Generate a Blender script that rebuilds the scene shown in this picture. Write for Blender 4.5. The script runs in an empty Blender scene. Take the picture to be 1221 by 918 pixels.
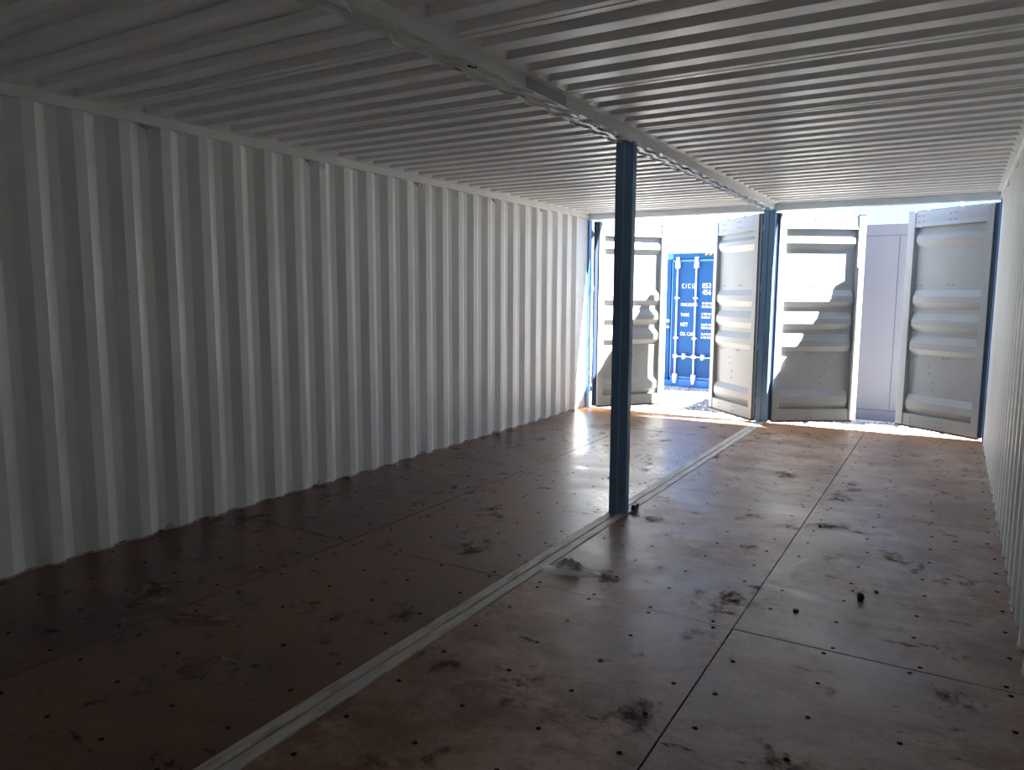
import bpy, bmesh, math, random
from mathutils import Vector, Matrix, noise as mnoise
random.seed(7)
S = bpy.context.scene
C = S.collection
# ---------------------------------------------------------------- camera, world, sun, exposure
cam_d = bpy.data.cameras.new('camera'); cam = bpy.data.objects.new('camera', cam_d); C.objects.link(cam)
cam_d.sensor_fit = 'HORIZONTAL'; cam_d.sensor_width = 36.0; cam_d.lens = 889.8/1221*36
cam_d.clip_start = 0.05; cam_d.clip_end = 500
fw = Vector((-0.5044712, 0.85502457, -0.12017401)); rt = Vector((0.86097453, 0.50862733, 0.0045934)); up = Vector((-0.06505125, 0.10114952, 0.99274222))
M = Matrix((rt, up, -fw)).transposed().to_4x4(); M.translation = (2.02784, 0, 1.56757)
cam.matrix_world = M
S.camera = cam
SUN_STRENGTH = 4.8
SKY_STRENGTH = .22
EXPOSURE = 4.4
S.cycles.max_bounces = 24; S.cycles.diffuse_bounces = 20; S.cycles.glossy_bounces = 8
vs = S.view_settings
S.display_settings.display_device = 'sRGB'
vs.view_transform = 'Standard'; vs.look = 'None'; vs.gamma = 1; vs.exposure = EXPOSURE; vs.use_curve_mapping = False
w = bpy.data.worlds.new('sky'); S.world = w; w.use_nodes = True
nt = w.node_tree; nt.nodes.clear()
def N(t, ty, **k):
    n = t.nodes.new(ty)
    for a, v in k.items():
        if a in n.inputs.keys() if hasattr(n.inputs, 'keys') else False: n.inputs[a].default_value = v
        else: setattr(n, a, v)
    return n
tc = N(nt, 'ShaderNodeTexCoord'); mp = N(nt, 'ShaderNodeMapping'); mp.inputs['Scale'].default_value = (1, 1, 2.2)
no = N(nt, 'ShaderNodeTexNoise'); no.inputs['Scale'].default_value = 2.6; no.inputs['Detail'].default_value = 8; no.inputs['Roughness'].default_value = .55
cr = N(nt, 'ShaderNodeValToRGB'); cr.color_ramp.elements[0].position = .44; cr.color_ramp.elements[1].position = .62
sp = N(nt, 'ShaderNodeSeparateXYZ'); gr = N(nt, 'ShaderNodeValToRGB')
gr.color_ramp.elements[0].position = 0.0; gr.color_ramp.elements[0].color = (.19, .40, .90, 1)
gr.color_ramp.elements[1].position = .9; gr.color_ramp.elements[1].color = (.25, .42, .80, 1)
mx = N(nt, 'ShaderNodeMix', data_type='RGBA'); mx.inputs['B'].default_value = (.80, .84, .92, 1)
bg = N(nt, 'ShaderNodeBackground'); bg.inputs['Strength'].default_value = SKY_STRENGTH; wo = N(nt, 'ShaderNodeOutputWorld')
L = nt.links.new
L(tc.outputs['Generated'], mp.inputs['Vector']); L(mp.outputs[0], no.inputs['Vector']); L(no.outputs['Fac'], cr.inputs['Fac'])
L(tc.outputs['Generated'], sp.inputs[0]); L(sp.outputs['Z'], gr.inputs['Fac'])
L(cr.outputs['Color'], mx.inputs['Factor']); L(gr.outputs['Color'], mx.inputs['A']); L(mx.outputs['Result'], bg.inputs['Color']); L(bg.outputs[0], wo.inputs[0])
sd = bpy.data.lights.new('sun', 'SUN'); sd.energy = SUN_STRENGTH; sd.angle = math.radians(.53); sd.color = (1, .96, .92)
sun = bpy.data.objects.new('sun', sd); C.objects.link(sun)
SUN_DIR = Vector((.64, .14, .755)).normalized()
sun.rotation_euler = SUN_DIR.to_track_quat('Z', 'Y').to_euler(); sun.location = (8, 8, 12)

# ---------------------------------------------------------------- materials
def mat(name, col, rough=.5, metal=0.0, spec=.5, col2=None, nscale=3, namt=1.0, detail=6, bump=0, bscale=40, rough2=None, stretch=None, lo=.4, hi=.65):
    m = bpy.data.materials.new(name); m.use_nodes = True; t = m.node_tree; b = t.nodes['Principled BSDF']
    b.inputs['Base Color'].default_value = (*col, 1); b.inputs['Roughness'].default_value = rough; b.inputs['Metallic'].default_value = metal
    b.inputs['Specular IOR Level'].default_value = spec
    g = N(t, 'ShaderNodeNewGeometry'); mpp = N(t, 'ShaderNodeMapping')
    if stretch: mpp.inputs['Scale'].default_value = stretch
    t.links.new(g.outputs['Position'], mpp.inputs['Vector'])
    if col2:
        n = N(t, 'ShaderNodeTexNoise'); n.inputs['Scale'].default_value = nscale; n.inputs['Detail'].default_value = detail; n.inputs['Roughness'].default_value = .6
        r = N(t, 'ShaderNodeMapRange'); r.inputs['From Min'].default_value = lo; r.inputs['From Max'].default_value = hi; r.inputs['To Max'].default_value = namt
        x = N(t, 'ShaderNodeMix', data_type='RGBA'); x.inputs['A'].default_value = (*col, 1); x.inputs['B'].default_value = (*col2, 1)
        t.links.new(mpp.outputs[0], n.inputs['Vector']); t.links.new(n.outputs['Fac'], r.inputs['Value']); t.links.new(r.outputs[0], x.inputs['Factor'])
        t.links.new(x.outputs['Result'], b.inputs['Base Color'])
        if rough2 is not None:
            rr = N(t, 'ShaderNodeMapRange'); rr.inputs['To Min'].default_value = rough; rr.inputs['To Max'].default_value = rough2
            t.links.new(r.outputs[0], rr.inputs['Value']); t.links.new(rr.outputs[0], b.inputs['Roughness'])
    if bump:
        n2 = N(t, 'ShaderNodeTexNoise'); n2.inputs['Scale'].default_value = bscale; n2.inputs['Detail'].default_value = 4
        bp_ = N(t, 'ShaderNodeBump'); bp_.inputs['Strength'].default_value = bump; bp_.inputs['Distance'].default_value = .004
        t.links.new(mpp.outputs[0], n2.inputs['Vector']); t.links.new(n2.outputs['Fac'], bp_.inputs['Height']); t.links.new(bp_.outputs[0], b.inputs['Normal'])
    return m
M_WALL = mat('light_grey_wall_paint', (.755, .785, .775), .40, col2=(.70, .73, .72), nscale=1.6, bump=.10, bscale=9, stretch=(1, 1, .3))
# small blue and dark scuffs on the wall paint
def add_scuffs(m, col, scale, thr, stretch):
    t = m.node_tree; b = t.nodes['Principled BSDF']; src = b.inputs['Base Color'].links[0].from_socket
    g = N(t, 'ShaderNodeNewGeometry'); mpp = N(t, 'ShaderNodeMapping'); mpp.inputs['Scale'].default_value = stretch
    n = N(t, 'ShaderNodeTexNoise'); n.inputs['Scale'].default_value = scale; n.inputs['Detail'].default_value = 3
    r = N(t, 'ShaderNodeMapRange'); r.inputs['From Min'].default_value = thr; r.inputs['From Max'].default_value = thr+.05; r.inputs['To Max'].default_value = .6
    x = N(t, 'ShaderNodeMix', data_type='RGBA'); x.inputs['B'].default_value = (*col, 1)
    t.links.new(g.outputs['Position'], mpp.inputs['Vector']); t.links.new(mpp.outputs[0], n.inputs['Vector']); t.links.new(n.outputs['Fac'], r.inputs['Value'])
    t.links.new(r.outputs[0], x.inputs['Factor']); t.links.new(src, x.inputs['A']); t.links.new(x.outputs['Result'], b.inputs['Base Color'])
add_scuffs(M_WALL, (.16, .26, .45), 7, .765, (1, 1.0, 2.5))
add_scuffs(M_WALL, (.10, .10, .11), 17, .785, (1, 2.2, 1.2))
M_ROOF = mat('light_grey_roof_paint', (.80, .81, .82), .36, col2=(.745, .755, .765), nscale=1.4, stretch=(.3, 1, 1), bump=.05, bscale=6)
M_RAIL = mat('light_grey_rail_paint', (.72, .75, .74), .4, col2=(.66, .69, .68), nscale=2)
M_HEAD = mat('blue_grey_header_paint', (.68, .76, .81), .4, col2=(.63, .71, .77), nscale=2)
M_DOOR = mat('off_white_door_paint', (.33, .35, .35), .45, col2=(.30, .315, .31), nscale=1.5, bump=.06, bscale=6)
M_BLUEPOST = mat('blue_grey_column_paint', (.135, .255, .43), .38, col2=(.115, .23, .39), nscale=4, spec=.5)
M_SEAMLIGHT = mat('pale_column_seam', (.30, .40, .50), .4)
M_BLUE = mat('bright_blue_container_paint', (.003, .052, .165), .45, col2=(.006, .046, .145), nscale=2.5, spec=.15)
M_BLUEC = mat('blue_corner_post_paint', (.02, .16, .42), .38, col2=(.02, .13, .34), nscale=3)
M_GASKET = mat('dark_navy_rubber', (.012, .03, .065), .55)
M_PATCH = mat('slate_patch_paint', (.38, .45, .50), .45)
M_BLACK = mat('black_grime', (.006, .006, .006), .6)
M_STEEL = mat('galvanised_steel', (.62, .66, .72), .35, metal=.25)
M_RINGM = mat('grey_painted_ring_steel', (.52, .55, .54), .35, col2=(.25, .2, .16), nscale=60, lo=.55, hi=.7)
M_STRIP = mat('dusty_grey_floor_rail', (.50, .485, .455), .5, col2=(.30, .25, .20), nscale=9, rough2=.6, lo=.45, hi=.7, stretch=(3, .5, 1))
M_SCREW = mat('dark_screw_head', (.010, .008, .007), .9, spec=.08)
M_CAULK = mat('cream_caulking', (.42, .40, .35), .6, col2=(.12, .08, .05), nscale=14, lo=.5, hi=.6)
M_WELD = mat('dark_weld_line', (.13, .14, .14), .6)
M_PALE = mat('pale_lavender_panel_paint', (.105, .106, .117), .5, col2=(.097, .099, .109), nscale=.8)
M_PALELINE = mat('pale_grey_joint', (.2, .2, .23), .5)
M_WHITE = mat('white_lettering', (.8, .82, .85), .5)
M_RUST = mat('rusty_threshold_steel', (.46, .20, .07), .55, col2=(.24, .12, .07), nscale=6, rough2=.4, bump=.2)
M_POWDER = mat('white_powder', (.92, .92, .91), .9, col2=(.80, .80, .79), nscale=40, bump=.5, bscale=120)
M_MORTAR = mat('grey_mortar', (.45, .49, .55), .85, col2=(.92, .92, .92), nscale=28, bump=.6, bscale=90, lo=.5, hi=.6)
M_YEL = mat('yellow_hazard_paint', (.75, .5, .05), .5)
M_LATT = mat('dull_grey_lattice_steel', (.28, .30, .33), .5)
M_GROUND = mat('pale_sandy_ground', (.60, .54, .45), .9, col2=(.50, .455, .385), nscale=6, bump=.8, bscale=30)
M_STONE = [mat('gravel_grey', (.24, .23, .215), .85), mat('gravel_pale', (.36, .34, .32), .85), mat('gravel_brown', (.14, .11, .09), .85)]
M_SLAB = mat('white_slab', (.78, .78, .76), .6, col2=(.6, .6, .58), nscale=10)

def floor_mat(name, base, dust, dustamt, rustamt, rough, spec):
    m = bpy.data.materials.new(name); m.use_nodes = True; t = m.node_tree; b = t.nodes['Principled BSDF']; lk = t.links.new
    g = N(t, 'ShaderNodeNewGeometry')
    def nz(scale, det=6, st=(1, 1, 1), ro=.6, off=(0, 0, 0), dist=0):
        mm = N(t, 'ShaderNodeMapping'); mm.inputs['Scale'].default_value = st; mm.inputs['Location'].default_value = off
        n = N(t, 'ShaderNodeTexNoise'); n.inputs['Scale'].default_value = scale; n.inputs['Detail'].default_value = det; n.inputs['Roughness'].default_value = ro; n.inputs['Distortion'].default_value = dist
        lk(g.outputs['Position'], mm.inputs['Vector']); lk(mm.outputs[0], n.inputs['Vector']); return n.outputs['Fac']
    def rng(s, a, b_, c=0, d=1):
        r = N(t, 'ShaderNodeMapRange'); r.inputs['From Min'].default_value = a; r.inputs['From Max'].default_value = b_; r.inputs['To Min'].default_value = c; r.inputs['To Max'].default_value = d
        lk(s, r.inputs['Value']); return r.outputs[0]
    def mix(f, a, c2):
        x = N(t, 'ShaderNodeMix', data_type='RGBA'); lk(f, x.inputs['Factor'])
        if isinstance(a, tuple): x.inputs['A'].default_value = (*a, 1)
        else: lk(a, x.inputs['A'])
        x.inputs['B'].default_value = (*c2, 1); return x.outputs['Result']
    c = mix(rng(nz(1.1, 5, off=(3, 1, 0)), .35, .65), base, tuple(v*.6 for v in base))
    dfac = rng(nz(1.5, 12, st=(.9, 1.1, 1), ro=.74, off=(7, 2, 0), dist=.5), .38, .60, 0, dustamt)
    c = mix(dfac, c, dust)
    c = mix(rng(nz(1.9, 11, st=(.9, 1.2, 1), off=(1, 8, 0), ro=.76), .47, .60, 0, rustamt), c, (.15, .060, .024))
    s1 = rng(nz(2.3, 12, st=(1.2, .9, 1), off=(5, 5, 0), ro=.74, dist=.15), .575, .65, 0, .9)
    s2 = rng(nz(4.2, 10, st=(.7, 2.0, 1), off=(15, 2, 0), ro=.72, dist=.1), .61, .67, 0, .9)
    s3 = rng(nz(14, 8, off=(21, 2, 0), ro=.8), .59, .70, 0, .6)
    st_ = N(t, 'ShaderNodeMath', operation='MAXIMUM'); lk(s1, st_.inputs[0]); lk(s2, st_.inputs[1])
    st2 = N(t, 'ShaderNodeMath', operation='MAXIMUM'); lk(st_.outputs[0], st2.inputs[0]); lk(s3, st2.inputs[1])
    c = mix(st_.outputs[0], c, (.030, .016, .010))
    c = mix(s3, c, tuple(v*.5 for v in base))
    c = mix(rng(nz(30, 8, off=(2, 5, 0), ro=.8), .55, .66, 0, .7), c, tuple(v*.45 for v in base))
    c = mix(rng(nz(55, 4, off=(4, 4, 0), ro=.8), .60, .70, 0, .35), c, tuple(min(1, v*1.5) for v in dust))
    c = mix(rng(nz(7, 8, st=(.35, 2.4, 1), off=(9, 1, 0), ro=.7), .64, .70, 0, .4), c, dust)
    # rusty staining carried in by feet near the threshold
    s = N(t, 'ShaderNodeSeparateXYZ'); lk(g.outputs['Position'], s.inputs[0])
    ma = N(t, 'ShaderNodeMath', operation='MULTIPLY'); lk(rng(s.outputs['Y'], 8.5, 9.3), ma.inputs[0]); lk(rng(nz(2.2, 6), .38, .60, .2, .8), ma.inputs[1])
    c = mix(ma.outputs[0], c, (.36, .17, .07))
    lk(c, b.inputs['Base Color'])
    rg = N(t, 'ShaderNodeMapRange'); rg.inputs['To Min'].default_value = rough[0]; rg.inputs['To Max'].default_value = rough[1]; rg.inputs['From Max'].default_value = max(dustamt, .01)
    lk(dfac, rg.inputs['Value'])
    ad = N(t, 'ShaderNodeMath', operation='MULTIPLY_ADD'); lk(st2.outputs[0], ad.inputs[0]); ad.inputs[1].default_value = .35; lk(rg.outputs[0], ad.inputs[2]); lk(ad.outputs[0], b.inputs['Roughness'])
    lk(rng(st2.outputs[0], 0, 1, spec, spec*.15), b.inputs['Specular IOR Level'])
    bp_ = N(t, 'ShaderNodeBump'); bp_.inputs['Strength'].default_value = .30; bp_.inputs['Distance'].default_value = .0015
    lk(nz(9, 6, st=(.6, 1.6, 1)), bp_.inputs['Height']); lk(bp_.outputs[0], b.inputs['Normal'])
    return m
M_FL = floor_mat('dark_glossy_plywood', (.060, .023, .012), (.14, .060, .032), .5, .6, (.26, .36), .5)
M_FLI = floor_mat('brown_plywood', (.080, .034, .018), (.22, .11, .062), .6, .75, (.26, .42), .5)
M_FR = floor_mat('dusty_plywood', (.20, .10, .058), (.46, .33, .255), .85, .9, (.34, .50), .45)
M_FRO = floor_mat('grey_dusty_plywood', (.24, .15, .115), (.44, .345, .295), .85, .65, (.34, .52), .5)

# ---------------------------------------------------------------- mesh helpers
class MB:
    def __init__(s): s.v = []; s.f = []; s.m = []
    def add(s, vs_, fs, mi=0):
        o = len(s.v); s.v += [tuple(v) for v in vs_]; s.f += [tuple(o+i for i in f) for f in fs]; s.m += [mi]*len(fs)
    def box(s, x0, x1, y0, y1, z0, z1, mi=0, T=None):
        vs_ = [Vector((x, y, z)) for z in (z0, z1) for y in (y0, y1) for x in (x0, x1)]
        if T: vs_ = [T @ v for v in vs_]
        s.add(vs_, [(0, 2, 3, 1), (4, 5, 7, 6), (0, 1, 5, 4), (2, 6, 7, 3), (0, 4, 6, 2), (1, 3, 7, 5)], mi)
    def tube(s, pts, r, n=8, mi=0, closed=False):
        pts = [Vector(p) for p in pts]; k = len(pts); rings = []
        for i, p in enumerate(pts):
            if closed: d = pts[(i+1) % k]-pts[i-1]
            else: d = pts[min(i+1, k-1)]-pts[max(i-1, 0)]
            d.normalize(); a = d.cross(Vector((0, 0, 1)))
            if a.length < .1: a = d.cross(Vector((1, 0, 0)))
            a.normalize(); b = d.cross(a)
            rings.append([p+(a*math.cos(q)+b*math.sin(q))*r for q in [2*math.pi*j/n for j in range(n)]])
        fs = []
        for i in range(k if closed else k-1):
            i2 = (i+1) % k
            for j in range(n): fs.append((i*n+j, i*n+(j+1) % n, i2*n+(j+1) % n, i2*n+j))
        if not closed: fs += [tuple(reversed(range(n))), tuple((k-1)*n+j for j in range(n))]
        s.add([v for r_ in rings for v in r_], fs, mi)
    def disc(s, c, nrm, r, h, n=8, mi=0):
        c = Vector(c); nrm = Vector(nrm).normalized(); s.tube([c, c+nrm*h], r, n, mi)
    def build(s, name, mats, parent=None, bevel=0, smooth=False, fix=True, **props):
        me = bpy.data.meshes.new(name); me.from_pydata(s.v, [], s.f)
        for m in (mats if isinstance(mats, (list, tuple)) else [mats]): me.materials.append(m)
        me.polygons.foreach_set('material_index', s.m)
        if smooth: me.polygons.foreach_set('use_smooth', [True]*len(me.polygons))
        me.update()
        if fix:
            bm = bmesh.new(); bm.from_mesh(me); bmesh.ops.recalc_face_normals(bm, faces=bm.faces); bm.to_mesh(me); bm.free()
        o = bpy.data.objects.new(name, me); C.objects.link(o)
        if parent: o.parent = parent
        if bevel:
            b = o.modifiers.new('bevel', 'BEVEL'); b.width = bevel; b.segments = 2; b.limit_method = 'ANGLE'
        for k, v in props.items(): o[k] = v
        return o
def solid(o, t, off=1):
    m = o.modifiers.new('solid', 'SOLIDIFY'); m.thickness = t; m.offset = off; return o
def empty(name, loc=(0, 0, 0), rz=0, parent=None, **props):
    o = bpy.data.objects.new(name, None); o.empty_display_size = .1; C.objects.link(o); o.location = loc; o.rotation_euler = (0, 0, rz)
    if parent: o.parent = parent
    for k, v in props.items(): o[k] = v
    return o
def copy_tree(o, parent=None):
    c = o.copy(); C.objects.link(c); c.parent = parent
    for ch in o.children: copy_tree(ch, c)
    return c
def text_mesh(name, body, size, mt, parent, loc, rot, sx=1, ext=.001):
    cu = bpy.data.curves.new(name, 'FONT'); cu.body = body; cu.size = size; cu.extrude = ext; cu.space_character = 1.05
    t = bpy.data.objects.new(name+'_tmp', cu); C.objects.link(t)
    bpy.context.view_layer.update()
    me = bpy.data.meshes.new_from_object(t.evaluated_get(bpy.context.evaluated_depsgraph_get()))
    bpy.data.objects.remove(t); bpy.data.curves.remove(cu)
    me.name = name; me.materials.clear(); me.materials.append(mt)
    o = bpy.data.objects.new(name, me); C.objects.link(o); o.location = loc; o.rotation_euler = rot; o.scale = (sx, 1, 1)
    if parent: o.parent = parent
    return o

# ---------------------------------------------------------------- dimensions
XI = 2.377; XO = 2.413           # inner and outer plane of the corrugated side walls
Y0 = -2.45; YD = 9.56            # closed back end, door end
ZR0 = 2.605; ZC = 2.667          # rail underside, ceiling flats
P = .2758; PH = 2.069            # wall corrugation pitch and phase
CX = .02                         # centre line of the joint between both containers
GZ = -.20                        # gravel level outside
RING_Y = [1.61, 2.989, 4.367, 5.743, 7.08, 8.18]

# ---------------------------------------------------------------- corrugated side walls
def wall(side, sgn):
    root = empty('wall_'+side, (0, 0, 0), kind='structure', label='corrugated light grey steel wall on the %s side of the container' % side)
    bounds = [-16, -12, -8, -4, -1, 1, 5, 7, 11, 15, 17, 21, 25, 26]
    prof_all = []
    for a, b in zip(bounds[:-1], bounds[1:]):
        prof = []
        for i in range(a, b):
            c = PH+P*i
            prof += [(c-.038, XI), (c+.037, XO), (c+.102, XO), (c+.172, XI)]
        prof.append((PH+P*b-.038, XI))
        if b == 26: prof += [(PH+P*b, XI+.022), (YD-.02, XI+.022)]
        vs_ = []; 
        for y, x in prof: vs_ += [(sgn*x, y, -.02), (sgn*x, y, .9), (sgn*x, y, 1.8), (sgn*x, y, ZR0+.01)]
        fs = []
        for i in range(len(prof)-1):
            for j in range(3):
                q = (i*4+j, i*4+j+1, (i+1)*4+j+1, (i+1)*4+j)
                fs.append(q if sgn < 0 else tuple(reversed(q)))
        mb = MB(); mb.add(vs_, fs)
        o = mb.build('wall_panel', M_WALL, root, fix=False); solid(o, .0035, -1)
        prof_all += prof[:-1] if b != 26 else prof
        # weld seam where two pressed sheets overlap
        if b != 26:
            y = PH+P*b-.050
            s = MB(); s.box(sgn*(XI-.0012), sgn*(XI+.003), y-.0022, y+.0022, .02, ZR0-.01); s.build('weld_seam', M_WELD, root)
    # caulking bead along the foot
    mb = MB()
    for (ya, xa), (yb, xb) in zip(prof_all[:-1], prof_all[1:]):
        o1 = .010
        v = [(sgn*xa, ya, 0), (sgn*(xa-o1), ya, 0), (sgn*(xa-o1*.3), ya, .012), (sgn*xa, ya, .012), (sgn*xb, yb, 0), (sgn*(xb-o1), yb, 0), (sgn*(xb-o1*.3), yb, .012), (sgn*xb, yb, .012)]
        mb.add(v, [(1, 5, 6, 2), (2, 6, 7, 3), (0, 1, 2, 3), (7, 6, 5, 4)])
    mb.build('baseboard_'+side, M_CAULK, None, kind='structure', label='thin cream caulking bead along the foot of the %s wall' % side)
    # top side rail
    r = MB(); r.box(min(sgn*(XI-.012), sgn*(XO+.02)), max(sgn*(XI-.012), sgn*(XO+.02)), Y0, YD, ZR0, ZC+.002)
    r.build('trim_1' if sgn < 0 else 'trim_2', M_RAIL, None, bevel=.004, kind='structure', label='grey square top rail along the %s wall' % side)
    return root
wl = wall('left', -1); wr = wall('right', 1)
# small hand-inked marks on the left wall
t = text_mesh('inked_mark', '\u20199 13', .055, M_BLACK, wl, (-XO+.002, 3.625, 1.55), (math.pi/2, 0, math.pi/2), .8)
t2 = text_mesh('inked_mark', '~ o', .045, M_WELD, wl, (-XO+.002, 3.625, 1.43), (math.pi/2, 0, math.pi/2), .8)
# small rivet dots on the flat strip at the door end of the left wall
mb = MB()
for z in (2.50, 2.46, 2.42, 2.36): mb.disc((-XI-.0215, 9.30, z), (1, 0, 0), .006, .002)
mb.build('vent_hole', M_BLACK, wl)
# back end wall
mb = MB(); prof = []; x = -XI
k = 0
while x < XI+.05:
    prof += [(x, Y0), (x+.11, Y0), (x+.15, Y0+.036), (x+.26, Y0+.036)]; x += .30
vs_ = []
for xx, yy in prof: vs_ += [(min(xx, XO), yy, -.02), (min(xx, XO), yy, ZC)]
mb.add(vs_, [(i*2, (i+1)*2, (i+1)*2+1, i*2+1) for i in range(len(prof)-1)])
solid(mb.build('wall_back', M_WALL, None, fix=False, kind='structure', label='corrugated grey end wall behind the viewer'), .004, -1)

# ---------------------------------------------------------------- corrugated roof
ceil = empty('ceiling', (0, 0, 0), kind='structure', label='corrugated light grey steel roof seen from below, ribs running across')
RP = .209
def roof_panel(xa, xb, y, n):
    mb = MB(); d = .034
    for k in range(n):
        a = y+k*RP
        ys = [a, a+.046, a+.066, a+.143, a+.163, a+RP]   # flat, slope, recess, slope, flat
        e0 = xa+.055; e1 = xa+.085; f1 = xb-.055; f0 = xb-.085
        z = ZC; zt = ZC+d
        v = [(xa, ys[0], z), (xb, ys[0], z), (xb, ys[1], z), (xa, ys[1], z),            # 0-3 flat
             (e0, ys[1], z), (f1, ys[1], z), (e1, ys[2], zt), (f0, ys[2], zt),          # 4-7
             (e1, ys[3], zt), (f0, ys[3], zt), (e0, ys[4], z), (f1, ys[4], z),          # 8-11
             (xa, ys[4], z), (xb, ys[4], z), (xa, ys[5], z), (xb, ys[5], z)]            # 12-15
        f = [(0, 3, 4, 5, 2, 1), (4, 6, 7, 5), (6, 8, 9, 7), (8, 10, 11, 9), (4, 10, 8, 6), (5, 7, 9, 11), (3, 12, 10, 4), (5, 11, 13, 2), (10, 12, 14, 15, 13, 11)]
        mb.add(v, f)
    # pressed sheets meet in a thin lap
    mb.box(xa+.04, xb-.04, y-.0035, y+.0035, ZC-.003, ZC+.001)
    bm_o = mb.build('roof_panel', M_ROOF, ceil, fix=False)
    bm = bmesh.new(); bm.from_mesh(bm_o.data); bmesh.ops.remove_doubles(bm, verts=bm.verts, dist=.0001); bm.to_mesh(bm_o.data); bm.free()
    b = bm_o.modifiers.new('bevel', 'BEVEL'); b.width = .006; b.segments = 2; b.limit_method = 'ANGLE'; b.angle_limit = math.radians(20)
    return bm_o
YR = 2.467-.1045-.209*23
y = YR
while y < YD-.3:
    n = 5 if y+5*RP < YD-.05 else int((YD-.02-y)/RP)
    if n < 1: break
    roof_panel(-XI-.01, CX-.05, y, n); roof_panel(CX+.05, XI+.01, y, n)
    y += n*RP
YREND = y
mb = MB()
for xa, xb in ((-XI-.02, CX-.05), (CX+.05, XI+.02)):
    mb.box(xa, xb, YREND, YD+.1, ZC, ZC+.004)
    mb.box(xa, xb, Y0-.05, YR, ZC, ZC+.004)
mb.build('roof_end_plate', M_ROOF, ceil)
mb = MB(); mb.box(-2.46, 2.46, Y0-.1, YD+.12, ZC+.045, ZC+.049); mb.build('roof_skin', M_BLUE, ceil)

# ---------------------------------------------------------------- centre rails (two top side rails) and remains of the cut-away walls
RB = [(CX-.066, CX-.006), (CX+.006, CX+.066)]
for k, (a, b) in enumerate(RB):
    mb = MB(); mb.box(a, b, Y0, YD+.05, ZR0, ZC+.035)
    mb.build('trim_%d' % (3+k), M_RAIL, None, bevel=.004, kind='structure', label='%s of the two grey centre roof rails' % ('left' if k == 0 else 'right'))
for k, xc in enumerate((CX-.036, CX+.036)):
    mb = MB(); prof = []; s_ = 1 if k else -1; ph = .09 if k else 0
    i = -16
    while PH+P*i+ph < YD-.3:
        c = PH+P*i+ph
        prof += [(c-.034, xc+s_*.022), (c+.034, xc-s_*.022), (c+.104, xc-s_*.022), (c+.172, xc+s_*.022)]; i += 1
    vs_ = []; fs = []
    rnd = random.Random(k)
    for yy, xx in prof:
        z = ZR0-.011-rnd.random()*.004
        vs_ += [(xx, yy, ZR0+.001), (xx, yy, z)]
    fs = [(i*2, i*2+1, i*2+3, i*2+2) for i in range(len(prof)-1)]
    mb.add(vs_, fs); o = mb.build('cut_wall_remnant', M_RAIL, None, fix=False,
        label='zigzag stub of cut-away wall sheet under the %s centre rail' % ('left' if k == 0 else 'right'), category='metal stub', group='cut wall stubs')
    solid(o, .004, 0)
# flat blue closing strip under the joint between pole and doors
mb = MB(); mb.box(CX-.022, CX+.024, 4.2, YD-.12, ZR0-.006, ZR0+.0005)
mb.build('joint_strip', M_BLUEC, None, label='long flat blue strip closing the gap between the centre roof rails', category='metal strip')
mb = MB(); mb.box(CX+.0655, CX+.072, 3.42, 3.86, ZR0+.001, ZC-.004)
mb.build('patch_plate', M_PATCH, None, bevel=.001, label='short dark blue-grey plate on the side of the centre rail', category='plate')

# ---------------------------------------------------------------- lashing rings
def ring(name, loc, sgn, top):
    mb = MB(); R = .026
    mb.tube([(math.cos(a)*R*.0+0, math.cos(a)*R, (math.sin(a)*R)+(R if not top else -R)) for a in [math.radians(q) for q in range(0, 360, 24)]], .0045, 6, closed=True)
    o = mb.build(name, M_RINGM, None, smooth=True)
    return o
def lashing(y, sgn, top, label):
    z = (ZR0-.004) if top else .006
    x = sgn*(XI+.012)
    root = empty('lashing_ring', (x, y, z), label=label, category='lashing ring', group=('upper' if top else 'lower')+' lashing rings on the '+('left' if sgn < 0 else 'right')+' wall')
    R = .027; mb = MB(); d = -1 if top else 1
    pts = []
    for q in range(-20, 201, 20):
        a = math.radians(q); pts.append((-sgn*(.012+.010*math.sin(a)), math.cos(a)*R, d*(.012+math.sin(a)*R*1.1)))
    mb.tube(pts, .0048, 7); mb.build('ring', M_RINGM, root, smooth=True)
    mb = MB(); mb.box(-.022, .008, -.036, .036, min(0, d*.008), max(0, d*.008)); mb.box(-.012, .008, -.010, .010, min(d*.004, d*.022), max(d*.004, d*.022))
    mb.build('ring_bracket', M_RINGM, root, bevel=.002)
ordn = {2.989: 'nearest the viewer', 4.367: 'second from the viewer', 5.743: 'third from the viewer', 7.08: 'fourth from the viewer', 8.18: 'nearest the doors'}
for sgn, sn in ((-1, 'left'), (1, 'right')):
    for y in RING_Y:
        if y < 2 : continue
        for top in (True, False):
            lashing(y, sgn, top, 'steel lashing ring at the %s of the %s wall, %s' % ('top' if top else 'foot', sn, ordn[y]))
# dark weld tabs left where the inner rings were cut off
for y in (2.97, 4.35, 6.15, 7.4, 8.6):
    for k, dx in enumerate((-.036, .036)):
        mb = MB(); mb.box(CX+dx-.012, CX+dx+.012, y-.022, y-.006, ZR0-.010, ZR0); mb.box(CX+dx-.008, CX+dx+.013, y+.006, y+.022, ZR0-.009, ZR0)
        mb.build('weld_tab', M_BLACK, None, bevel=.003, label='dark cut-off ring tab under the %s centre rail, %s' % ('left' if k == 0 else 'right',
            {2.97: 'nearest the viewer', 4.35: 'just before the column', 6.15: 'just beyond the column', 7.4: 'midway between column and doors', 8.6: 'nearest the doors'}[y]), category='metal tab', group='ring tabs under the centre rails')

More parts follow.
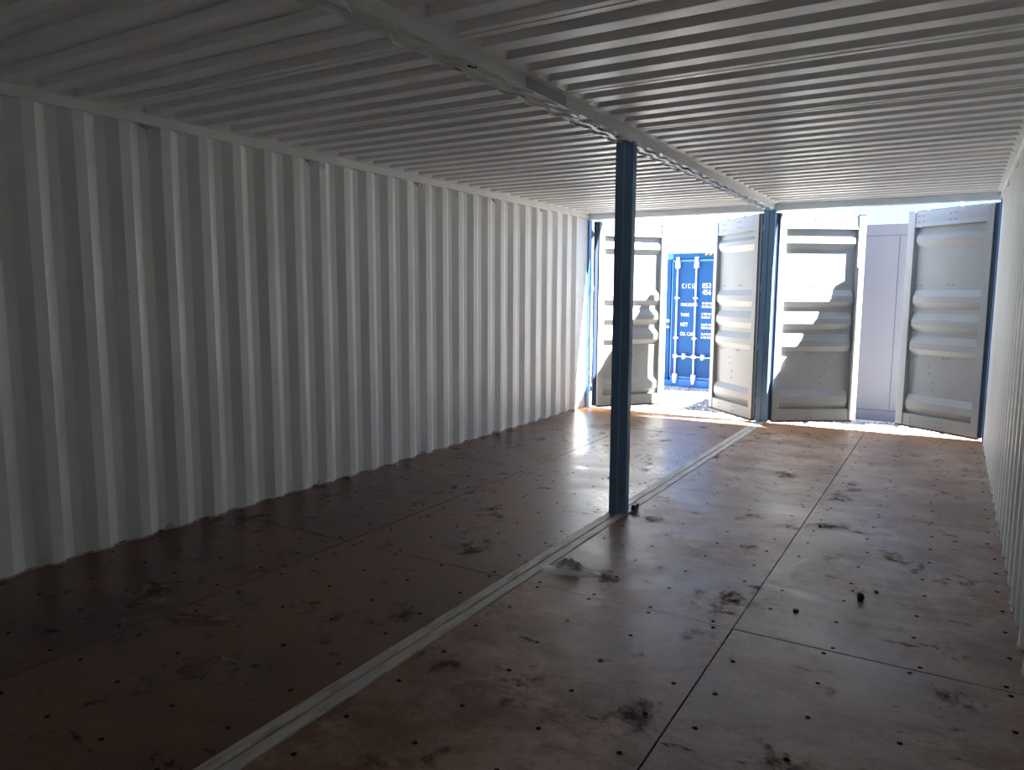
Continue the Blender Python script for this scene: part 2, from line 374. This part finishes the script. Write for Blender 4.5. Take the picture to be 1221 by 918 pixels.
# ---------------------------------------------------------------- header beams
for k, (a, b) in enumerate(((-XO, CX-.067), (CX+.067, XO))):
    mb = MB(); mb.box(a, b, YD-.05, YD+.07, 2.588, ZC+.012)
    mb.build('trim_%d' % (5+k), M_HEAD, None, bevel=.004, kind='structure', label='blue-grey header beam over the %s door opening' % ('left' if k == 0 else 'right'))

# ---------------------------------------------------------------- floor
floor = empty('floor', (0, 0, 0), kind='structure', label='dark brown plywood container floor in large screwed sheets')
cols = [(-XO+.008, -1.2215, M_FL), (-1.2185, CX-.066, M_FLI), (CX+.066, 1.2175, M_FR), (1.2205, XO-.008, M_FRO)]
rows = [-1.34, 1.05, 3.44, 5.83, 8.22]
edges = [Y0] + rows + [9.32]
rnd = random.Random(3)
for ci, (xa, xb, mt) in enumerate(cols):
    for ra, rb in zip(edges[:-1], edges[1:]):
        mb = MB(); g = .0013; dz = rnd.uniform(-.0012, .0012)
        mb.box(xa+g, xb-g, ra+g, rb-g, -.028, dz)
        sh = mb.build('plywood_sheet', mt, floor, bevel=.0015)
        sc = MB()
        nrow = max(2, round((rb-ra)/.30))
        ncol = 4
        for r_ in range(nrow+1):
            yy = ra+.035+(rb-ra-.07)*r_/nrow
            for q in range(ncol):
                xx = xa+.09+(xb-xa-.18)*q/(ncol-1)+rnd.uniform(-.02, .02)
                if rnd.random() < .08: continue
                sc.disc((xx, yy+rnd.uniform(-.02, .02) if 0 < r_ < nrow else yy, dz-.001), (0, 0, 1), .0105, .0022, 8)
        sc.build('screw_heads', M_SCREW, sh, kind='stuff', fix=False)
mb = MB(); mb.box(-XO, XO, Y0-.02, 9.32, -.06, -.030); mb.build('underlay', M_BLACK, floor)
for k, (a, b) in enumerate(((CX-.064, CX-.005), (CX+.005, CX+.064))):
    mb = MB(); mb.box(a, b, Y0, 9.52, -.03, .0035)
    mb.build('trim_%d' % (7+k), M_STRIP, None, bevel=.002, kind='structure', label='%s of the two flat grey steel strips down the middle of the floor' % ('left' if k == 0 else 'right'))
for k, (a, b) in enumerate(((-XO, CX-.067), (CX+.067, XO))):
    mb = MB(); mb.box(a, b, 9.322, 9.50, -.16, -.001); mb.box(a, b, 9.50, 9.60, -.16, -.012)
    mb.build('trim_%d' % (9+k), M_RUST, None, bevel=.002, kind='structure', label='rusty steel door sill of the %s container' % ('left' if k == 0 else 'right'))

# ---------------------------------------------------------------- steel column in the middle
col_ = empty('steel_column', (CX, 4.93, 0), label='tall blue-grey steel column of two welded square tubes standing on the middle floor strip', category='column')
for a, b in ((-.064, -.002), (.002, .066)):
    mb = MB(); mb.box(a, b, -.034, .034, .006, ZR0-.001); mb.build('square_tube', M_BLUEPOST, col_, bevel=.006)
mb = MB(); mb.box(-.0045, .0055, -.0335, .030, .006, ZR0-.002); mb.build('seam_weld', M_SEAMLIGHT, col_, bevel=.001)
mb = MB(); mb.box(-.070, .074, -.040, .042, .0037, .0085); mb.build('base_plate', M_BLUEPOST, col_, bevel=.001)
mb = MB(); mb.box(.068, .098, .075, .155, .0037, .05); mb.box(.068, .098, .03, .155, .0037, .010)
mb.build('foot_lug', M_GASKET, col_, bevel=.002)

# ---------------------------------------------------------------- corner posts
def post(name_label, xa, xb, extra=()):
    root = empty('corner_post', ((xa+xb)/2, YD, 0), label=name_label, category='post')
    c = (xa+xb)/2
    mb = MB()
    mb.box(xa-c, xb-c, -.03, .075, 0.0, 2.60)
    for (p, q, r, s) in extra: mb.box(p-c, q-c, r-YD, s-YD, -.02, 2.60)
    mb.build('post_section', M_BLUEC if 'outer' in name_label else M_BLUEPOST, root, bevel=.006)
    mb = MB(); mb.box(xa-c+.0005, xb-c-.0005, -.045, .09, -.19, .006); mb.build('corner_casting', M_BLUEPOST, root, bevel=.004)
    return root
pl_ = post('outer blue corner post at the left wall, lit by the sun', -2.438, -2.372)
pr_ = post('outer blue corner post at the right wall beside the far right door', 2.372, 2.438)
pc1 = post('left half of the dark blue post between the two door openings', CX-.068, CX-.002)
pc2 = post('right half of the dark blue post between the two door openings', CX+.002, CX+.068)

# ---------------------------------------------------------------- door leaves
Z0, Z1 = .012, 2.565
prof_z = [(.150, 0), (.158, 1), (.241, 0), (.316, 0), (.390, 1), (.878, 1), (.941, 0), (1.015, 0), (1.098, 1), (1.151, 1), (1.224, 0), (1.286, 0), (1.370, 1),
          (1.427, 1), (1.497, 0), (1.569, 0), (1.643, 1), (2.135, 1), (2.210, 0), (2.268, 0), (2.314, 1), (2.38, 1)]
def door(n, hinge, free, mirror, label):
    """local x runs from the hinge (0) to the free edge (W), local -y is the inner face"""
    hx, hy = hinge; fx, fy = free; Wd = math.hypot(fx-hx, fy-hy)
    ang = math.atan2(fy-hy, fx-hx)
    root = empty('door_%d' % n, (hx, hy, 0), ang, kind='structure', label=label)
    s = 1 if not mirror else -1     # side on which the inside of the box lies: -y for s=1
    def bx(mb, x0, x1, y0, y1, z0, z1, mi=0):
        a, b = sorted((s*y0, s*y1)); mb.box(x0, x1, a, b, z0, z1, mi)
    HW, FW, TH = .085, .090, .055
    mb = MB(); bx(mb, 0, HW, -.006, TH-.006, Z0, Z1); mb.build('hinge_stile', M_DOOR, root, bevel=.003)
    mb = MB(); bx(mb, Wd-FW, Wd, -.006, TH+.012, Z0, Z1); mb.build('lock_stile', M_DOOR, root, bevel=.003)
    mb = MB(); bx(mb, HW, Wd-FW, .004, TH-.006, 2.38, Z1)
    v = [(HW, s*.004, 2.43), (Wd-FW, s*.004, 2.43), (Wd-FW, s*-.004, 2.385), (HW, s*-.004, 2.385), (HW, s*.03, 2.38), (Wd-FW, s*.03, 2.38)]
    mb.add(v, [(0, 1, 2, 3), (3, 2, 5, 4), (0, 3, 4), (1, 5, 2)]); mb.build('top_rail', M_DOOR, root, bevel=.002)
    mb = MB(); bx(mb, HW, Wd-FW, .003, TH-.006, Z0, .145); bx(mb, HW, Wd-FW, -.003, .02, .145, .151); mb.build('bottom_rail', M_DOOR, root, bevel=.002)
    # pressed panel with five ridges
    mb = MB(); xa, xb = HW-.002, Wd-FW-.030; D0, D1 = .004, .046
    vs_ = []
    for z, q in prof_z:
        yy = s*(D1 if q else D0)
        vs_ += [(xa, yy, z), (xb, yy, z)]
    k = len(prof_z)
    fs = [(i*2, i*2+1, i*2+3, i*2+2) for i in range(k-1)]
    # end caps slope back to the recessed rim
    for z, q in prof_z: vs_.append((xb+(.012 if not q else 0), s*D1, z))
    fs += [(i*2+1, 2*k+i, 2*k+i+1, i*2+3) for i in range(k-1)]
    mb.add(vs_, fs)
    bx(mb, xb-.002, Wd-FW+.002, D1, D1+.004, .145, 2.385)
    pa = mb.build('pressed_panel', M_DOOR, root, fix=True)
    b = pa.modifiers.new('bevel', 'BEVEL'); b.width = .006; b.segments = 2; b.limit_method = 'ANGLE'; b.angle_limit = math.radians(20)
    # blue outer skin and its hinge-side return
    mb = MB(); bx(mb, -.010, Wd, D1+.008, D1+.016, Z0, Z1+.003); mb.build('outer_skin', M_BLUE, root)
    mb = MB(); bx(mb, -.062, -.001, .006, TH-.004, Z0, Z1+.006)
    bx(mb, 0, Wd, .020, TH, Z1, Z1+.012); mb.build('rubber_gasket', M_GASKET, root, bevel=.003)
    mb = MB(); bx(mb, 0, Wd, -.012, .0, -.010, Z0-.001); bx(mb, 0, Wd, .012, TH, -.010, Z0); mb.build('bottom_gasket', M_BROWN, root)
    mb = MB(); bx(mb, Wd-.09, Wd+.004, -.012, TH+.014, Z1, Z1+.010); bx(mb, Wd, Wd+.006, .0, TH+.010, Z0, Z1); mb.build('edge_cap', M_CAP, root)
    # rivets
    mb = MB(); pts = []
    for z in (2.51, 2.44): pts += [(.45, z), (.52, z), (.86, z), (.92, z)]
    for z in (1.70, .85): pts += [(.45, z), (.51, z), (.865, z), (.915, z)]
    pts += [(.69, .75), (.68, .66), (.62, .56), (.62, .47)]
    for z in (.105, .050): pts += [(.45, z), (.51, z), (.86, z)]
    for x, z in pts:
        dpt = .004 if z > 2.4 or z < .15 else D1
        if z > 2.4 and z < 2.43: dpt = .0
        mb.tube([(x, s*(dpt+.002), z), (x, s*(dpt-.005), z)], .0085, 7)
    mb.build('rivets', M_RIVET, root, kind='stuff')
    # locking rods on the outer face with cams standing above and below
    for x in (.48, .90):
        mb = MB(); mb.tube([(x, s*(TH+.045), -.03), (x, s*(TH+.045), 2.60)], .016, 10)
        bx(mb, x-.03, x+.03, TH+.015, TH+.065, 2.575, 2.605); bx(mb, x-.012, x+.028, TH+.03, TH+.075, 2.605, 2.635)
        bx(mb, x-.03, x+.03, TH+.015, TH+.065, -.045, -.02)
        rod = mb.build('locking_rod', M_STEEL, root)
        mb = MB()
        for z in (.25, .85, 1.55, 2.3): bx(mb, x-.035, x+.035, TH+.008, TH+.068, z, z+.05)
        mb.build('rod_bracket', M_BLUEC, rod)
    mb = MB(); mb.tube([(.47, s*(TH+.075), .95), (.10, s*(TH+.085), .95)], .012, 8); mb.build('handle', M_STEEL, root)
    # hinge blades reaching back to the post
    for z in (.22, .90, 1.62, 2.36):
        mb = MB(); bx(mb, -.10, -.055, .012, .045, z, z+.07); mb.tube([(-.095, s*.03, z-.02), (-.095, s*.03, z+.09)], .013, 8)
        mb.build('hinge', M_BLUEPOST, root)
    return root
M_BROWN = mat('rusty_brown_gasket', (.10, .045, .03), .7, col2=(.03, .02, .02), nscale=30)
M_CAP = mat('dull_blue_grey_cap', (.25, .30, .36), .6)
M_RIVET = mat('grey_rivet', (.16, .17, .18), .5)
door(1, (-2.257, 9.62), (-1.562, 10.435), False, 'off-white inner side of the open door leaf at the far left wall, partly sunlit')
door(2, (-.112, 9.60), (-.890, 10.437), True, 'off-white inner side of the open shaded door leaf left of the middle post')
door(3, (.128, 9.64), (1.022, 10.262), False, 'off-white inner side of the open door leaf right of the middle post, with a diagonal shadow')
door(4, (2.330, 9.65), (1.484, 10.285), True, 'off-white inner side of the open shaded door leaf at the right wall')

# ---------------------------------------------------------------- ground and gravel
mb = MB(); n = 40; vs_ = []; fs = []
mb.add([(-60, -30, GZ), (60, -30, GZ), (60, 80, GZ), (-60, 80, GZ)], [(0, 1, 2, 3)])
mb.build('ground', M_GROUND, None, fix=False, kind='structure', label='pale sandy yard ground outside the containers')
def stones(cnt, box_, smin, smax, seed, name, lab, dens=None):
    r = random.Random(seed); mb = MB()
    for _ in range(cnt):
        x = r.uniform(box_[0], box_[1]); y = r.uniform(box_[2], box_[3])
        if (x > .60 and y > 11.58) or (x > 1.05 and x < 1.5 and 10.72 < y < 11.08) or (1.4 < x < 2.5 and 10.60 < y < 11.2) or y > 14.17-.142*(x+2.87)-.06: continue
        s = r.uniform(smin, smax); a = r.uniform(0, 6.28); n = 5; v = []
        for z, rr in ((-.3, .8), (.35, .75)):
            for j in range(n):
                q = a+j*2*math.pi/n+r.uniform(-.3, .3); k = rr*r.uniform(.75, 1.15)
                v.append((x+math.cos(q)*s*k*1.2, y+math.sin(q)*s*k, GZ+.003+s*(z+.3)*.85))
        v.append((x+r.uniform(-.2, .2)*s, y+r.uniform(-.2, .2)*s, GZ+s*.85))
        f = [(j, (j+1) % n, n+(j+1) % n, n+j) for j in range(n)]+[(n+j, n+(j+1) % n, 2*n) for j in range(n)]
        mb.add(v, f, r.choices((0, 1, 2), (5, 4, 2))[0])
    o = mb.build(name, M_STONE, None, fix=False, kind='stuff', label=lab, category='gravel')
stones(9000, (-2.9, 2.7, 9.72, 13.2), .010, .026, 5, 'gravel', 'loose grey gravel on the ground in front of the open doors')
stones(900, (-3.2, 0, 13.26, 14.1), .008, .02, 6, 'gravel', 'sparse gravel on sandy ground before the blue container')

# ---------------------------------------------------------------- blue container outside
BC = empty('shipping_container', (-2.87, 14.17, GZ), math.radians(-8), label='bright blue shipping container with locking rods and white lettering, outside in the yard', category='container')
Wc, Hc, Lc = 2.438, 2.575, 6.05
mb = MB(); mb.box(.05, Wc-.05, .06, Lc, .12, Hc-.03)
for k in range(20): mb.box(.01, Wc-.01, .25+k*.28, .36+k*.28, .15, Hc-.08)
mb.build('body', M_BLUE, BC)
for x in (0, Wc-.12):
    mb = MB(); mb.box(x, x+.12, 0, .12, .118, Hc-.12); mb.build('corner_post', M_BLUE, BC, bevel=.004)
for x in (-.002, Wc-.16):
    for z in (0, Hc-.118):
        mb = MB(); mb.box(x, x+.162, -.004, .178, z, z+.118); mb.build('corner_casting', M_BLUEC, BC, bevel=.006)
mb = MB(); mb.box(.16, Wc-.16, 0, .12, Hc-.11, Hc-.01); mb.build('header', M_BLUE, BC, bevel=.003)
mb = MB(); mb.box(.16, Wc-.16, .0, .12, .01, .15); mb.build('sill', M_BLUEC, BC, bevel=.003)
mb = MB()
for k in range(6):
    x = Wc-1.55+k*.09
mb = MB()
for k in range(5):
    x = .80+k*.085
    mb.add([(x, -.003, Hc-.055), (x+.045, -.003, Hc-.055), (x+.085, -.003, Hc-.012), (x+.04, -.003, Hc-.012), (x, .004, Hc-.055), (x+.045, .004, Hc-.055), (x+.085, .004, Hc-.012), (x+.04, .004, Hc-.012)],
           [(0, 1, 2, 3), (4, 7, 6, 5), (0, 4, 5, 1), (2, 6, 7, 3), (1, 5, 6, 2), (0, 3, 7, 4)], 0)
mb.build('hazard_stripe', M_YEL, BC)
mb = MB()
for k in range(5):
    x = .845+k*.085
    mb.add([(x, -.003, Hc-.055), (x+.04, -.003, Hc-.055), (x+.08, -.003, Hc-.012), (x+.04, -.003, Hc-.012)], [(0, 1, 2, 3)], 0)
solid(mb.build('hazard_stripe', M_BLACK, BC), .002)
for k, x0 in enumerate((.135, 1.225)):
    D = MB(); D.box(x0, x0+1.08, .02, .06, .16, Hc-.12)
    dr = D.build('door', M_BLUE, BC, bevel=.003)
    fr = MB()
    for z in (.165, Hc-.165): fr.box(x0+.004, x0+1.076, .012, .022, z, z+.035)
    for x in (x0, x0+1.06): fr.box(x, x+.02, .012, .022, .165, Hc-.13)
    fr.build('door_edge', M_BLUEC, dr)
    for x in (x0+.135, x0+.52):
        r_ = MB(); r_.tube([(x, -.03, .115), (x, -.03, Hc-.09)], .015, 8)
        for z in (.115, Hc-.115): r_.box(x-.028, x+.028, -.05, .01, z-.045, z+.03)
        for z in (.20, Hc-.22): r_.box(x-.04, x+.04, -.045, .02, z-.07, z+.05)
        for z in (.95, 1.72): r_.box(x-.04, x+.04, -.045, .02, z-.018, z+.018)
        r_.build('locking_rod', M_STEEL, dr)
        h = MB(); h.tube([(x, -.055, .60), (x+.36, -.055, .595)], .010, 8); h.box(x-.03, x+.05, -.07, -.02, .57, .63); h.box(x+.16, x+.21, -.07, .02, .55, .65)
        h.build('handle', M_STEEL, dr)
mb = MB(); mb.box(.02, .11, -.006, .0, 1.25, 1.30); mb.build('placard', M_STEEL, BC)
mb = MB(); mb.box(.02, .11, -.006, .0, 1.18, 1.24); mb.build('placard', M_GASKET, BC)
mb = MB(); mb.box(.02, .11, -.006, .0, 1.14, 1.17); mb.build('placard', M_STEEL, BC)
def lett(s_, x, z, sz, sx=1.0): text_mesh('lettering', s_, sz, M_WHITE, BC, (x, .018, z), (math.pi/2, 0, 0), sx)
lett('C I C U', .345, 1.905, .125, .62)
lett('053', .765, 1.905, .135, .85); lett('456', .765, 1.785, .135, .85)
lett('MAX.GROSS', .335, 1.565, .085, .72); lett('TARE', .335, 1.37, .085, .85); lett('NET', .335, 1.18, .095, .85); lett('CU. CAP', .335, 1.00, .095, .75)
for z, a, b in ((1.60, '30.480 KG', '67.200 LB'), (1.40, '3.790 KG', '8.360 LB'), (1.20, '26.690 KG', '58.840 LB'), (1.02, '76.4 CU.M', '2.700 CU.FT')):
    lett(a, .765, z, .058, .8); lett(b, .765, z-.062, .058, .8)

# ---------------------------------------------------------------- pale container on the right
PC = empty('pale_container', (.72, 11.72, GZ), math.radians(-1.5), label='plain pale lavender-grey flat-sided container standing beyond the right doors', category='container')
Lp, Hp, Dp = 6.0, 2.765, 2.0
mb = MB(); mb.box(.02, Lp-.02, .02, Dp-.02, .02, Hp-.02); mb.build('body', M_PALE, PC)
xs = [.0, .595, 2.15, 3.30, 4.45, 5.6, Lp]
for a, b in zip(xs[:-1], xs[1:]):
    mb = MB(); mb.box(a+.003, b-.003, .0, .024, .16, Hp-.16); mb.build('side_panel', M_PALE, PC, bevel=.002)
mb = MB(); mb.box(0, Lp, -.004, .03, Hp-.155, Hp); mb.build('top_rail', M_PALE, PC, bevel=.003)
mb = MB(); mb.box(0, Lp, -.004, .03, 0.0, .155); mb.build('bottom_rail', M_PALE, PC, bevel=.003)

# ---------------------------------------------------------------- rack on the blue container, slabs and debris
RK = empty('steel_rack', (-3.02, 14.75, GZ+Hc-.008), 0, label='small open steel lattice rack standing on the blue container roof', category='rack')
for yy in (0, .3):
    for x in (0, .10, .19, .29):
        mb = MB(); mb.tube([(x, yy, .03), (x, yy, .43)], .009, 6); mb.build('upright', M_LATT, RK)
    for z in (.05, .17, .30, .42):
        mb = MB(); mb.tube([(0, yy, z), (.29, yy, z)], .008, 6); mb.build('crossbar', M_LATT, RK)
for x in (0, .29):
    mb = MB(); mb.tube([(x, 0, .42), (x, .3, .42)], .008, 6); mb.build('crossbar', M_LATT, RK)
for a, b in (((0, 0, .17), (.10, 0, .30)), ((.10, 0, .30), (.19, 0, .42)), ((.19, 0, .30), (.29, 0, .17))):
    mb = MB(); mb.tube([a, b], .007, 6); mb.build('brace', M_LATT, RK)
mb = MB(); mb.box(-.02, .31, -.03, .33, 0, .03); mb.build('base', M_LATT, RK)

def slab(x, y, w_, d_, h_, rz, label, m=M_SLAB):
    mb = MB(); v = []
    T = Matrix.Rotation(rz, 4, 'Z')
    mb.box(-w_/2, w_/2, -d_/2, d_/2, 0, h_, 0, T)
    mb.box(-w_/2+.02, w_/2-.05, -d_/2+.01, d_/2-.015, h_, h_+.010, 0, T)
    o = mb.build('white_board', m, None, bevel=.006, label=label, category='board', group='pale boards lying outside the right doors'); o.location = (x, y, GZ)
slab(1.27, 10.90, .36, .20, .05, .1, 'small pale board on the ground outside, in the gap between the two right door leaves')
slab(1.95, 10.90, .95, .35, .05, -.12, 'wide white board on the ground outside, under the far right door leaf')
# powder heap
def powder():
    root = empty('mortar_spill', (.225, 3.70, 0), math.radians(12), label='spilled white powder with a grey lump of mortar, on the floor beside the middle strip', category='spill')
    mb = MB(); nR, nA = 7, 36; v = [(0, 0, .012)]; r = random.Random(2)
    out = [1+.18*math.sin(2*a+1)+.10*math.sin(5*a)+r.uniform(-.05, .05) for a in [j*2*math.pi/nA for j in range(nA)]]
    for i in range(1, nR+1):
        for j in range(nA):
            a = j*2*math.pi/nA; q = i/nR*out[j]
            v.append((math.cos(a)*q*.155, math.sin(a)*q*.085, .014*(1-(i/nR)**2)+.002*r.random() if i < nR else -.001))
    f = [(0, 1+j, 1+(j+1) % nA) for j in range(nA)]
    for i in range(nR-1):
        for j in range(nA): f.append((1+i*nA+j, 1+(i+1)*nA+j, 1+(i+1)*nA+(j+1) % nA, 1+i*nA+(j+1) % nA))
    mb.add(v, f); mb.build('powder', M_POWDER, root, smooth=True)
    mb = MB(); n = 22; v = []
    for i in range(n+1):
        for j in range(12):
            x = -.075+.16*i/n; y = -.030+.075*j/11
            ex = 1-abs((i/n-.45)/.55)**2.2; ey = max(0, 1-abs((j/11-.5)/.5)**2)
            z = .060*max(ex, 0)**.7*ey**.6*(1+.12*math.sin(i*1.15)) + .006*mnoise.noise(Vector((x*60, y*60, 0)))
            v.append((x-.002, y+.02, max(z, -.001)+.004))
    f = [(i*12+j, (i+1)*12+j, (i+1)*12+j+1, i*12+j+1) for i in range(n) for j in range(11)]
    mb.add(v, f); mb.build('mortar_lump', M_MORTAR, root)
powder()
def crumb(x, y, s, h, label, sd):
    r = random.Random(sd); mb = MB(); v = []; n = 7
    for z, k in ((0, .9), (.5, 1.05), (.85, .85)):
        for j in range(n):
            a = j*2*math.pi/n; q = s*k*r.uniform(.8, 1.15); v.append((math.cos(a)*q, math.sin(a)*q, h*z))
    v.append((0, 0, h))
    f = [(i*n+j, i*n+(j+1) % n, (i+1)*n+(j+1) % n, (i+1)*n+j) for i in range(2) for j in range(n)]+[(2*n+j, 2*n+(j+1) % n, 3*n) for j in range(n)]
    mb.add(v, f); o = mb.build('black_crumb', M_BLACK, None, label=label, category='crumb', group='black crumbs on the right half of the floor', fix=False); o.location = (x, y, .0005)
crumb(1.704, 4.11, .017, .045, 'largest black crumb standing upright on the right half of the floor', 1)
crumb(1.765, 4.27, .010, .014, 'small black crumb just behind the largest one', 2)
crumb(1.655, 4.23, .006, .007, 'tiny black crumb left of the largest one', 3)
crumb(1.33, 5.33, .012, .016, 'lone black crumb near the long seam, beyond the others', 4)
crumb(1.44, 3.80, .015, .014, 'flat black crumb left of and nearer than the largest one', 5)
